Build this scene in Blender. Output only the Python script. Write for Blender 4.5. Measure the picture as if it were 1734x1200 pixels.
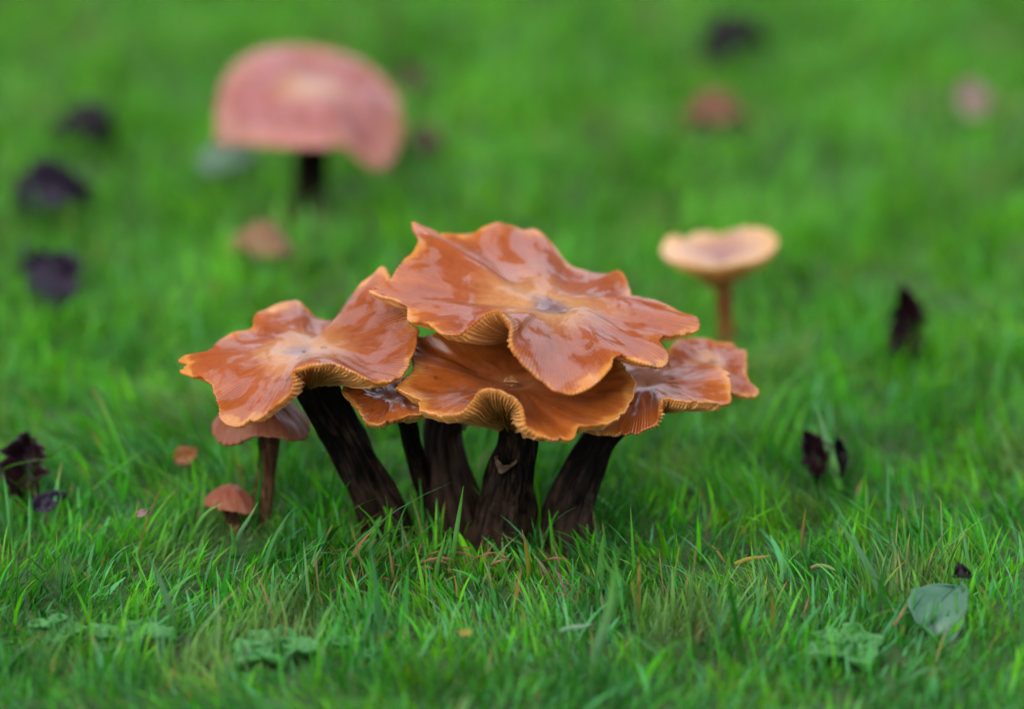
import bpy, math, random
import numpy as np
from mathutils import Vector, Matrix

for o in list(bpy.data.objects):
    bpy.data.objects.remove(o, do_unlink=True)
scene = bpy.context.scene
COL = scene.collection
rng = np.random.default_rng(11)
random.seed(11)

# ------------------------------------------------------------------ camera
MM = 0.001
S = 0.17 * MM                      # metres covered by one photograph pixel at the focus distance
D0 = 1.10                          # camera to the foot of the cluster, along the view
TH = math.radians(20.0)            # looking down
FWD = np.array([0.0, math.cos(TH), -math.sin(TH)])
UPV = np.array([0.0, math.sin(TH), math.cos(TH)])
RGT = np.array([1.0, 0.0, 0.0])
CX, CY = 867.0, 600.0
CAM = -(((800 - CX) * S) * RGT + ((CY - 905) * S) * UPV + D0 * FWD)
cam_data = bpy.data.cameras.new('camera')
cam = bpy.data.objects.new('camera', cam_data)
COL.objects.link(cam)
cam.location = CAM
cam.rotation_euler = (math.pi / 2 - TH, 0, 0)
cam_data.sensor_width = 36.0
cam_data.lens = 36.0 * D0 / (1734 * S)
cam_data.clip_start = 0.02
cam_data.clip_end = 2000
cam_data.dof.use_dof = True
cam_data.dof.focus_distance = D0 - 0.040
cam_data.dof.aperture_fstop = cam_data.lens / 30.0
cam_data.dof.aperture_blades = 0
scene.camera = cam

# ------------------------------------------------------------------ sky, sun, exposure
SUN_EL, SUN_AZ = math.radians(39), math.radians(210)
world = bpy.data.worlds.new('World')
scene.world = world
world.use_nodes = True
wn = world.node_tree
wn.nodes.clear()
sky = wn.nodes.new('ShaderNodeTexSky')
sky.sky_type = 'NISHITA'
sky.sun_disc = False
sky.sun_elevation = SUN_EL
sky.sun_rotation = SUN_AZ
sky.air_density = 1.0
sky.dust_density = 3.0
bgn = wn.nodes.new('ShaderNodeBackground')
bgn.inputs['Strength'].default_value = 0.10
won = wn.nodes.new('ShaderNodeOutputWorld')
# overcast: the same even cloud cover all round, with a little of the blue sky through it
cloud = wn.nodes.new('ShaderNodeMix')
cloud.data_type = 'RGBA'
cloud.inputs[0].default_value = 0.8
# standard overcast sky: luminance grows from the horizon to three times that at the zenith
wtc = wn.nodes.new('ShaderNodeTexCoord')
wsp = wn.nodes.new('ShaderNodeSeparateXYZ')
wn.links.new(wtc.outputs['Generated'], wsp.inputs[0])
wmr = wn.nodes.new('ShaderNodeMapRange')
wmr.inputs[3].default_value = 1 / 3
wn.links.new(wsp.outputs[2], wmr.inputs[0])
wml = wn.nodes.new('ShaderNodeVectorMath')
wml.operation = 'SCALE'
wml.inputs[0].default_value = (17.0, 16.5, 18.8)
wn.links.new(wmr.outputs[0], wml.inputs['Scale'])
wn.links.new(wml.outputs[0], cloud.inputs[7])
wn.links.new(sky.outputs[0], cloud.inputs[6])
wn.links.new(cloud.outputs[2], bgn.inputs[0])
wn.links.new(bgn.outputs[0], won.inputs[0])
sun_d = bpy.data.lights.new('sun', 'SUN')
sun_d.energy = 1.4
sun_d.angle = math.radians(40)
sun_d.color = (1.0, 0.96, 0.9)
sun = bpy.data.objects.new('sun', sun_d)
COL.objects.link(sun)
# Nishita: rotation 0 puts the sun at +Y and turns clockwise seen from above
sdir = Vector((math.sin(SUN_AZ) * math.cos(SUN_EL), math.cos(SUN_AZ) * math.cos(SUN_EL), math.sin(SUN_EL)))
sun.rotation_euler = (-sdir).to_track_quat('-Z', 'Y').to_euler()
sun.location = sdir * 5
vs = scene.view_settings
vs.view_transform = 'Standard'
vs.look = 'None'
vs.exposure = 0.95
vs.gamma = 1.0
vs.use_curve_mapping = False
scene.render.engine = 'CYCLES'
scene.cycles.use_denoising = True
scene.cycles.max_bounces = 4
scene.cycles.diffuse_bounces = 2
scene.cycles.glossy_bounces = 2
scene.cycles.transmission_bounces = 3
scene.cycles.use_adaptive_sampling = True
scene.cycles.adaptive_threshold = 0.02
scene.cycles.sample_clamp_indirect = 6.0


# ------------------------------------------------------------------ where a thing stands
def ray(px, py):
    return FWD + ((px - CX) * S / D0) * RGT + ((CY - py) * S / D0) * UPV


def at_y(px, py, y):
    d = ray(px, py)
    return CAM + d * ((y - CAM[1]) / d[1])


def at_z(px, py, z=0.0):
    d = ray(px, py)
    return CAM + d * ((z - CAM[2]) / d[2])


def px_size(p):
    return S * float(np.dot(np.asarray(p) - CAM, FWD)) / D0


# smooth random fields on the plane
def make_field(seed, lo, hi, n=14):
    r = np.random.default_rng(seed)
    k = np.exp(r.uniform(math.log(lo), math.log(hi), n))
    a = r.uniform(0, 2 * math.pi, n)
    ph = r.uniform(0, 2 * math.pi, n)
    w = r.normal(0, 1, n)
    w /= math.sqrt((w ** 2).sum() / 2)

    def f(x, y):
        x = np.asarray(x, float); y = np.asarray(y, float)
        out = np.zeros(np.broadcast(x, y).shape)
        for i in range(n):
            out = out + w[i] * np.sin(2 * math.pi * k[i] * (x * math.cos(a[i]) + y * math.sin(a[i])) + ph[i])
        return out
    return f


F_H = make_field(1, 2, 9)
F_LEAN1 = make_field(2, 4, 30)
F_LEAN2 = make_field(3, 4, 30)
F_COL = make_field(4, 5, 40)
F_LEN = make_field(5, 6, 45)
F_DRY = make_field(6, 6, 40)


def ground_h(x, y):
    r2 = (np.asarray(x) ** 2 + (np.asarray(y) * 0.8) ** 2)
    return 0.0022 * F_H(x, y) * np.exp(-r2 / 4.0) * np.clip(r2 / 0.01, 0.25, 1.0)


# ------------------------------------------------------------------ mesh helpers
def mesh_quads(name, verts, quads, mat, smooth=True):
    verts = np.ascontiguousarray(verts, dtype=np.float32).reshape(-1, 3)
    quads = np.ascontiguousarray(quads, dtype=np.int32)
    me = bpy.data.meshes.new(name)
    me.vertices.add(len(verts))
    me.vertices.foreach_set('co', verts.ravel())
    k = quads.shape[1]
    me.loops.add(quads.size)
    me.loops.foreach_set('vertex_index', quads.ravel())
    me.polygons.add(len(quads))
    me.polygons.foreach_set('loop_start', np.arange(0, quads.size, k, dtype=np.int32))
    me.polygons.foreach_set('use_smooth', np.full(len(quads), smooth, dtype=bool))
    me.update(calc_edges=True)
    me.validate()
    if mat is not None:
        me.materials.append(mat)
    return me


def vec_attr(me, name, arr):
    a = me.attributes.new(name, 'FLOAT_VECTOR', 'POINT')
    a.data.foreach_set('vector', np.ascontiguousarray(arr, dtype=np.float32).ravel())


def col_attr(me, name, arr):
    a = me.color_attributes.new(name, 'FLOAT_COLOR', 'POINT')
    c = np.ones((len(arr), 4), np.float32)
    c[:, :3] = arr
    a.data.foreach_set('color', c.ravel())


def link(name, me, parent=None, loc=None):
    o = bpy.data.objects.new(name, me)
    COL.objects.link(o)
    if parent is not None:
        o.parent = parent
    if loc is not None:
        o.location = loc
    return o


def tag(o, label, cat, group=None):
    o['label'] = label
    o['category'] = cat
    if group:
        o['group'] = group
    return o


def thing(name, loc, label, cat, group=None):
    o = bpy.data.objects.new(name, None)
    o.empty_display_size = 0.01
    o.location = loc
    COL.objects.link(o)
    return tag(o, label, cat, group)


def grid_quads(nr, nc, wrap=True, flip=False, off=0):
    i = np.arange(nr - 1)[:, None]
    j = np.arange(nc if wrap else nc - 1)[None, :]
    j2 = (j + 1) % nc
    a = i * nc + j; b = i * nc + j2; c = (i + 1) * nc + j2; d = (i + 1) * nc + j
    q = np.stack([a, b, c, d], -1).reshape(-1, 4)
    if flip:
        q = q[:, ::-1]
    return q + off


def catmull(points, n, closed=False):
    """Points spread evenly along a Catmull-Rom curve."""
    p = np.asarray(points, float)
    m = len(p)
    out = []
    segs = m if closed else m - 1
    for i in range(segs):
        if closed:
            p0, p1, p2, p3 = p[(i - 1) % m], p[i], p[(i + 1) % m], p[(i + 2) % m]
        else:
            p1, p2 = p[i], p[i + 1]
            p0 = p[i - 1] if i > 0 else 2 * p1 - p2
            p3 = p[i + 2] if i + 2 < m else 2 * p2 - p1
        t = np.linspace(0, 1, 40, endpoint=False)[:, None]
        out.append(0.5 * (2 * p1 + (p2 - p0) * t + (2 * p0 - 5 * p1 + 4 * p2 - p3) * t ** 2 + (3 * p1 - p0 - 3 * p2 + p3) * t ** 3))
    c = np.concatenate(out + ([p[:1]] if closed else [p[-1:]]))
    s = np.concatenate([[0], np.cumsum(np.linalg.norm(np.diff(c[:, :3], axis=0), axis=1))])
    u = np.linspace(0, s[-1], n, endpoint=not closed)
    return np.stack([np.interp(u, s, c[:, k]) for k in range(c.shape[1])], 1)


def sheet(name, P, thick, mat, bulge=0.0):
    """Closed thin solid from a grid of points P[nu,nv,3]."""
    nu, nv = P.shape[:2]
    du = np.gradient(P, axis=0); dv = np.gradient(P, axis=1)
    N = np.cross(du, dv)
    N /= np.linalg.norm(N, axis=2, keepdims=True) + 1e-12
    top = (P + N * thick / 2).reshape(-1, 3)
    bot = (P - N * thick / 2).reshape(-1, 3)
    n = nu * nv
    q = [grid_quads(nu, nv, False), grid_quads(nu, nv, False, True, n)]
    edge = [(i, 0) for i in range(nu)] + [(nu - 1, j) for j in range(1, nv)] + [(i, nv - 1) for i in range(nu - 2, -1, -1)] + [(0, j) for j in range(nv - 2, 0, -1)]
    e = np.array([a * nv + b for a, b in edge])
    e2 = np.roll(e, -1)
    q.append(np.stack([e, e + n, e2 + n, e2], 1)[:, ::-1])
    return mesh_quads(name, np.concatenate([top, bot]), np.concatenate(q), mat)


# ------------------------------------------------------------------ materials
def new_mat(name):
    m = bpy.data.materials.new(name)
    m.use_nodes = True
    nt = m.node_tree
    nt.nodes.clear()
    out = nt.nodes.new('ShaderNodeOutputMaterial')
    bs = nt.nodes.new('ShaderNodeBsdfPrincipled')
    nt.links.new(bs.outputs[0], out.inputs[0])
    return m, nt, bs, out


def N_(nt, kind, **kw):
    n = nt.nodes.new(kind)
    for k, v in kw.items():
        setattr(n, k, v)
    return n


def ramp(nt, src, stops, interp='LINEAR'):
    r = nt.nodes.new('ShaderNodeValToRGB')
    r.color_ramp.interpolation = interp
    el = r.color_ramp.elements
    while len(el) > 1:
        el.remove(el[-1])
    el[0].position = stops[0][0]
    c = stops[0][1]
    el[0].color = (*c, 1) if len(c) == 3 else c
    for p, c in stops[1:]:
        e = el.new(p)
        e.color = (*c, 1)
    nt.links.new(src, r.inputs[0])
    return r


def noise(nt, vec, scale, detail=4, rough=0.55, dist=0.0):
    n = nt.nodes.new('ShaderNodeTexNoise')
    n.inputs['Scale'].default_value = scale
    n.inputs['Detail'].default_value = detail
    n.inputs['Roughness'].default_value = rough
    n.inputs['Distortion'].default_value = dist
    if vec is not None:
        nt.links.new(vec, n.inputs['Vector'])
    return n


def mixc(nt, fac, a, b, mode='MIX'):
    m = nt.nodes.new('ShaderNodeMix')
    m.data_type = 'RGBA'
    m.blend_type = mode
    for sock, v in ((m.inputs[0], fac), (m.inputs[6], a), (m.inputs[7], b)):
        if isinstance(v, (int, float)):
            sock.default_value = v
        elif isinstance(v, tuple):
            sock.default_value = (*v, 1)
        else:
            nt.links.new(v, sock)
    return m.outputs[2]


def math_(nt, op, a, b=0.0, c=None):
    m = nt.nodes.new('ShaderNodeMath')
    m.operation = op
    for i, v in enumerate((a, b) if c is None else (a, b, c)):
        if isinstance(v, (int, float)):
            m.inputs[i].default_value = v
        else:
            nt.links.new(v, m.inputs[i])
    return m.outputs[0]


def maprange(nt, v, a, b, c, d):
    m = nt.nodes.new('ShaderNodeMapRange')
    m.inputs[1].default_value = a; m.inputs[2].default_value = b
    m.inputs[3].default_value = c; m.inputs[4].default_value = d
    nt.links.new(v, m.inputs[0])
    return m.outputs[0]


def cap_material(name, stops, wet=1.0, tint=(0.74, 0.65, 0.62)):
    """Cap skin: rings of colour from the navel to the rim, radial fibres, specks, a wet film in patches."""
    m, nt, bs, out = new_mat(name)
    at = N_(nt, 'ShaderNodeAttribute', attribute_name='cap_coord')      # (cos a, sin a, t)
    sep = N_(nt, 'ShaderNodeSeparateXYZ')
    nt.links.new(at.outputs['Vector'], sep.inputs[0])
    geo = N_(nt, 'ShaderNodeTexCoord')
    # warped radius so that the rings are uneven
    n1 = noise(nt, geo.outputs['Object'], 70, 4, 0.6)
    tw = math_(nt, 'ADD', sep.outputs[2], maprange(nt, n1.outputs[0], 0.3, 0.7, -0.10, 0.10))
    base = ramp(nt, tw, stops).outputs[0]
    # radial fibres
    mp = N_(nt, 'ShaderNodeMapping')
    mp.inputs['Scale'].default_value = (14, 14, 1.6)
    nt.links.new(at.outputs['Vector'], mp.inputs[0])
    n2 = noise(nt, mp.outputs[0], 1.0, 5, 0.65)
    fib = maprange(nt, n2.outputs[0], 0.3, 0.7, 0.0, 1.0)
    dark = mixc(nt, 1.0, base, (0.62, 0.45, 0.36), 'MULTIPLY')
    fibw = math_(nt, 'MULTIPLY', fib, maprange(nt, sep.outputs[2], 0.15, 0.5, 0.0, 0.6))
    col = mixc(nt, fibw, base, dark)
    # broad mottles, warmer and paler
    n3 = noise(nt, geo.outputs['Object'], 45, 5, 0.6, 0.6)
    col = mixc(nt, maprange(nt, n3.outputs[0], 0.42, 0.62, 0.0, 0.75), col, mixc(nt, 1.0, col, (1.3, 1.4, 1.7), 'MULTIPLY'))
    # fine grain, rosy and orange
    n8 = noise(nt, geo.outputs['Object'], 700, 3, 0.7)
    col = mixc(nt, maprange(nt, n8.outputs[0], 0.35, 0.65, 0.0, 0.5), col, mixc(nt, 1.0, col, (1.25, 1.3, 1.7), 'MULTIPLY'))
    # fine pores and dark specks
    vor = N_(nt, 'ShaderNodeTexVoronoi')
    vor.inputs['Scale'].default_value = 190
    nt.links.new(geo.outputs['Object'], vor.inputs['Vector'])
    n4 = noise(nt, geo.outputs['Object'], 60, 2)
    spk = math_(nt, 'MULTIPLY', maprange(nt, vor.outputs['Distance'], 0.10, 0.17, 1.0, 0.0), maprange(nt, n4.outputs[0], 0.56, 0.62, 0.0, 0.8))
    col = mixc(nt, spk, col, (0.09, 0.035, 0.02))
    vor2 = N_(nt, 'ShaderNodeTexVoronoi')
    vor2.inputs['Scale'].default_value = 75
    nt.links.new(geo.outputs['Object'], vor2.inputs['Vector'])
    n9 = noise(nt, geo.outputs['Object'], 33, 2)
    n10 = noise(nt, geo.outputs['Object'], 500, 3)
    d2 = math_(nt, 'ADD', vor2.outputs['Distance'], maprange(nt, n10.outputs[0], 0.3, 0.7, -0.08, 0.08))
    col = mixc(nt, math_(nt, 'MULTIPLY', maprange(nt, d2, 0.07, 0.14, 0.75, 0.0), maprange(nt, n9.outputs[0], 0.54, 0.6, 0.0, 1.0)), col, (0.10, 0.04, 0.03))
    col = mixc(nt, 1.0, col, tint, 'MULTIPLY')
    nt.links.new(col, bs.inputs['Base Color'])
    # wet film: patchy
    mp5 = N_(nt, 'ShaderNodeMapping')
    mp5.inputs['Scale'].default_value = (2.6, 2.6, 2.2)
    mp5.inputs['Location'].default_value = (len(name) * 1.7, 0.3, 0.0)
    nt.links.new(at.outputs['Vector'], mp5.inputs[0])
    n5a = noise(nt, mp5.outputs[0], 1.0, 4, 0.55, 1.4)
    n5b = noise(nt, geo.outputs['Object'], 62, 6, 0.62, 0.8)
    wa = maprange(nt, sep.outputs[2], 0.22, 0.6, 0.0, 0.55)
    n5v = math_(nt, 'ADD', math_(nt, 'MULTIPLY', n5a.outputs[0], wa), math_(nt, 'MULTIPLY', n5b.outputs[0], math_(nt, 'SUBTRACT', 1.0, wa)))
    bs.inputs['Specular IOR Level'].default_value = 0.1
    film = maprange(nt, n5v, 0.465, 0.515, 0.0, 1.0)
    n7 = noise(nt, geo.outputs['Object'], 60, 5, 0.6, 1.0)
    sharp = maprange(nt, n7.outputs[0], 0.49, 0.53, 0.0, 1.0)
    nt.links.new(maprange(nt, n5v, 0.465, 0.515, 0.5, 0.38), bs.inputs['Roughness'])
    bs.inputs['Coat IOR'].default_value = 1.52
    nt.links.new(math_(nt, 'MULTIPLY', math_(nt, 'MAXIMUM', film, math_(nt, 'MULTIPLY', sharp, film)), wet), bs.inputs['Coat Weight'])
    nt.links.new(maprange(nt, math_(nt, 'MULTIPLY', sharp, film), 0.0, 0.8, 0.24, 0.09), bs.inputs['Coat Roughness'])
    # relief
    n6 = noise(nt, geo.outputs['Object'], 420, 3, 0.6)
    h = math_(nt, 'ADD', math_(nt, 'MULTIPLY', n2.outputs[0], maprange(nt, sep.outputs[2], 0.12, 0.5, 0.0, 0.8)), math_(nt, 'MULTIPLY', n6.outputs[0], 0.4))
    bp = N_(nt, 'ShaderNodeBump')
    bp.inputs['Strength'].default_value = 0.35
    bp.inputs['Distance'].default_value = 0.0007
    nt.links.new(h, bp.inputs['Height'])
    nt.links.new(bp.outputs[0], bs.inputs['Normal'])
    bp2 = N_(nt, 'ShaderNodeBump')
    bp2.inputs['Strength'].default_value = 0.28
    bp2.inputs['Distance'].default_value = 0.0007
    nt.links.new(h, bp2.inputs['Height'])
    nt.links.new(bp2.outputs[0], bs.inputs['Coat Normal'])
    add_translucent(nt, bs, out, mixc(nt, 1.0, col, (1.6, 1.5, 1.2), 'MULTIPLY'), 0.25)
    return m


def add_translucent(nt, bs, out, col, amount):
    tr = N_(nt, 'ShaderNodeBsdfTranslucent')
    nt.links.new(col, tr.inputs[0])
    mx = N_(nt, 'ShaderNodeMixShader')
    mx.inputs[0].default_value = amount
    nt.links.new(bs.outputs[0], mx.inputs[1])
    nt.links.new(tr.outputs[0], mx.inputs[2])
    nt.links.new(mx.outputs[0], out.inputs[0])


def gill_material(name, a, b):
    m, nt, bs, out = new_mat(name)
    at = N_(nt, 'ShaderNodeAttribute', attribute_name='cap_coord')
    sep = N_(nt, 'ShaderNodeSeparateXYZ')
    nt.links.new(at.outputs['Vector'], sep.inputs[0])
    geo = N_(nt, 'ShaderNodeTexCoord')
    n1 = noise(nt, geo.outputs['Object'], 120, 4, 0.6)
    f = math_(nt, 'ADD', sep.outputs[2], maprange(nt, n1.outputs[0], 0.3, 0.7, -0.15, 0.15))
    c = ramp(nt, f, [(0.1, b), (0.75, a), (1.0, tuple(min(1, x * 1.2) for x in a))]).outputs[0]
    nt.links.new(c, bs.inputs['Base Color'])
    bs.inputs['Roughness'].default_value = 0.5
    add_translucent(nt, bs, out, c, 0.4)
    return m


def stem_material(name, dark, light, amount=0.5):
    m, nt, bs, out = new_mat(name)
    at = N_(nt, 'ShaderNodeAttribute', attribute_name='stem_coord')
    mp = N_(nt, 'ShaderNodeMapping')
    mp.inputs['Scale'].default_value = (3.2, 3.2, 3.0)
    nt.links.new(at.outputs['Vector'], mp.inputs[0])
    n1 = noise(nt, mp.outputs[0], 1.6, 6, 0.7, 0.4)
    geo = N_(nt, 'ShaderNodeTexCoord')
    n2 = noise(nt, geo.outputs['Object'], 220, 4, 0.65)
    f = math_(nt, 'ADD', math_(nt, 'MULTIPLY', n1.outputs[0], 0.75), math_(nt, 'MULTIPLY', n2.outputs[0], 0.25))
    hh = N_(nt, 'ShaderNodeAttribute', attribute_name='stem_height')
    hs = N_(nt, 'ShaderNodeSeparateXYZ')
    nt.links.new(hh.outputs['Vector'], hs.inputs[0])
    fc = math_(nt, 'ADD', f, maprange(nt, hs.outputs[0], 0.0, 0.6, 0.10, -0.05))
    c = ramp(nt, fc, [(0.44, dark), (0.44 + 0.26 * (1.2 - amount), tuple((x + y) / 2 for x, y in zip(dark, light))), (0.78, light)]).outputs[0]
    nt.links.new(c, bs.inputs['Base Color'])
    bs.inputs['Roughness'].default_value = 0.6
    bs.inputs['Specular IOR Level'].default_value = 0.05
    bp = N_(nt, 'ShaderNodeBump')
    bp.inputs['Strength'].default_value = 0.7
    bp.inputs['Distance'].default_value = 0.001
    nt.links.new(f, bp.inputs['Height'])
    nt.links.new(bp.outputs[0], bs.inputs['Normal'])
    return m


def blade_material(name, rough=0.42, trans=0.42):
    m, nt, bs, out = new_mat(name)
    at = N_(nt, 'ShaderNodeAttribute', attribute_name='blade_colour')
    geo = N_(nt, 'ShaderNodeTexCoord')
    n1 = noise(nt, geo.outputs['Object'], 350, 3, 0.6)
    c = mixc(nt, maprange(nt, n1.outputs[0], 0.35, 0.7, 0.0, 0.45), at.outputs['Color'], mixc(nt, 1.0, at.outputs['Color'], (0.6, 0.65, 0.5), 'MULTIPLY'))
    nt.links.new(c, bs.inputs['Base Color'])
    bs.inputs['Roughness'].default_value = rough
    bs.inputs['Specular IOR Level'].default_value = 0.16
    tr = N_(nt, 'ShaderNodeBsdfTranslucent')
    nt.links.new(mixc(nt, 1.0, c, (1.25, 1.15, 0.6), 'MULTIPLY'), tr.inputs[0])
    mx = N_(nt, 'ShaderNodeMixShader')
    mx.inputs[0].default_value = trans
    nt.links.new(bs.outputs[0], mx.inputs[1])
    nt.links.new(tr.outputs[0], mx.inputs[2])
    nt.links.new(mx.outputs[0], out.inputs[0])
    return m


def leaf_material(name, a, b, rough=0.45, scale=90, trans=0.0):
    m, nt, bs, out = new_mat(name)
    bs.inputs['Specular IOR Level'].default_value = 0.15 if max(b) < 0.11 else 0.35
    geo = N_(nt, 'ShaderNodeTexCoord')
    n1 = noise(nt, geo.outputs['Object'], scale, 5, 0.6, 0.5)
    c = mixc(nt, 1.0, mixc(nt, maprange(nt, n1.outputs[0], 0.35, 0.65, 0, 1), a, b), (0.7, 0.7, 0.7), 'MULTIPLY')
    nt.links.new(c, bs.inputs['Base Color'])
    bs.inputs['Roughness'].default_value = rough
    bp = N_(nt, 'ShaderNodeBump')
    bp.inputs['Strength'].default_value = 0.5
    bp.inputs['Distance'].default_value = 0.001
    nt.links.new(n1.outputs[0], bp.inputs['Height'])
    nt.links.new(bp.outputs[0], bs.inputs['Normal'])
    if trans:
        tr = N_(nt, 'ShaderNodeBsdfTranslucent')
        nt.links.new(c, tr.inputs[0])
        mx = N_(nt, 'ShaderNodeMixShader')
        mx.inputs[0].default_value = trans
        nt.links.new(bs.outputs[0], mx.inputs[1])
        nt.links.new(tr.outputs[0], mx.inputs[2])
        nt.links.new(mx.outputs[0], out.inputs[0])
    return m


NAVEL = (0.13, 0.075, 0.06)
OCHRE = (0.40, 0.21, 0.06)
TAWNY = (0.29, 0.082, 0.018)
RUST = (0.30, 0.076, 0.011)
EDGE = (0.55, 0.26, 0.045)
M_CAP = cap_material('wet_tawny_cap', [(0.05, NAVEL), (0.13, (0.26, 0.155, 0.09)), (0.2, OCHRE), (0.33, (0.37, 0.17, 0.048)), (0.5, TAWNY), (0.80, RUST), (0.95, (0.36, 0.11, 0.014)), (1.0, EDGE)])
M_CAP_LOW = cap_material('wet_orange_cap', [(0.05, (0.36, 0.15, 0.05)), (0.3, TAWNY), (0.7, (0.36, 0.10, 0.014)), (0.93, (0.39, 0.125, 0.018)), (1.0, EDGE)])
M_CAP_DULL = cap_material('dull_brown_cap', [(0.0, (0.20, 0.065, 0.03)), (0.6, (0.27, 0.095, 0.045)), (1.0, (0.30, 0.13, 0.06))], wet=0.25)
M_CAP_FAR = cap_material('pinkish_tawny_cap', [(0.04, (0.25, 0.14, 0.11)), (0.14, (0.38, 0.24, 0.12)), (0.30, (0.36, 0.20, 0.10)), (0.46, (0.33, 0.135, 0.10)), (0.75, (0.31, 0.12, 0.09)), (0.9, (0.40, 0.20, 0.14)), (1.0, (0.38, 0.19, 0.10))], wet=0.8)
M_CAP_PALE = cap_material('pale_tan_cap', [(0.05, (0.22, 0.12, 0.09)), (0.25, (0.36, 0.22, 0.17)), (0.6, (0.48, 0.34, 0.19)), (1.0, (0.66, 0.48, 0.20))], wet=0.8)
M_GILL = gill_material('orange_gills', (0.62, 0.32, 0.10), (0.48, 0.24, 0.085))
M_GILL_DULL = gill_material('brown_gills', (0.34, 0.17, 0.08), (0.16, 0.08, 0.04))
M_GILL_PALE = gill_material('buff_gills', (0.62, 0.36, 0.12), (0.5, 0.26, 0.09))
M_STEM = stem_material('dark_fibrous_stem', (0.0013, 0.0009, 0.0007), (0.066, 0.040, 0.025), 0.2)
M_STEM_BROWN = stem_material('brown_fibrous_stem', (0.03, 0.014, 0.008), (0.22, 0.11, 0.05), 0.8)
M_STEM_TAN = stem_material('tan_stem', (0.10, 0.035, 0.012), (0.24, 0.10, 0.035), 0.8)
M_SCRAP = leaf_material('pale_veil', (0.10, 0.066, 0.034), (0.012, 0.008, 0.005), 0.7, 420)
M_FLAKE = leaf_material('torn_flesh', (0.36, 0.16, 0.05), (0.26, 0.10, 0.025), 0.6, 500)
M_BLADE = blade_material('grass_blades')
M_WATER, _nt, _bs, _o = new_mat('water')
_bs.inputs['Transmission Weight'].default_value = 1.0
_bs.inputs['Roughness'].default_value = 0.02
_bs.inputs['IOR'].default_value = 1.33

# ------------------------------------------------------------------ the ground: one sheet out to the horizon
gx = np.concatenate([-np.geomspace(400, 0.65, 26), np.linspace(-0.6, 0.6, 121), np.geomspace(0.65, 400, 26)])
gy = np.concatenate([-np.geomspace(400, 0.65, 26), np.linspace(-0.6, 1.3, 191), np.geomspace(1.35, 400, 26)])
GX, GY = np.meshgrid(gx, gy)
GZ = ground_h(GX, GY)
m_ground, nt, bs, out = new_mat('turf_floor')
geo = N_(nt, 'ShaderNodeTexCoord')
na = noise(nt, geo.outputs['Object'], 60, 6, 0.65)
nb = noise(nt, geo.outputs['Object'], 400, 5, 0.7)
c = mixc(nt, maprange(nt, na.outputs[0], 0.35, 0.65, 0, 1), (0.018, 0.07, 0.006), (0.03, 0.11, 0.009))
c = mixc(nt, maprange(nt, nb.outputs[0], 0.5, 0.7, 0, 0.8), c, (0.035, 0.03, 0.012))
nt.links.new(c, bs.inputs['Base Color'])
bs.inputs['Roughness'].default_value = 0.95
bp = N_(nt, 'ShaderNodeBump')
bp.inputs['Distance'].default_value = 0.004
nt.links.new(nb.outputs[0], bp.inputs['Height'])
nt.links.new(bp.outputs[0], bs.inputs['Normal'])
ground = link('ground', mesh_quads('ground', np.stack([GX, GY, GZ], -1), grid_quads(len(gy), len(gx), False), m_ground))
ground['kind'] = 'structure'


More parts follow.
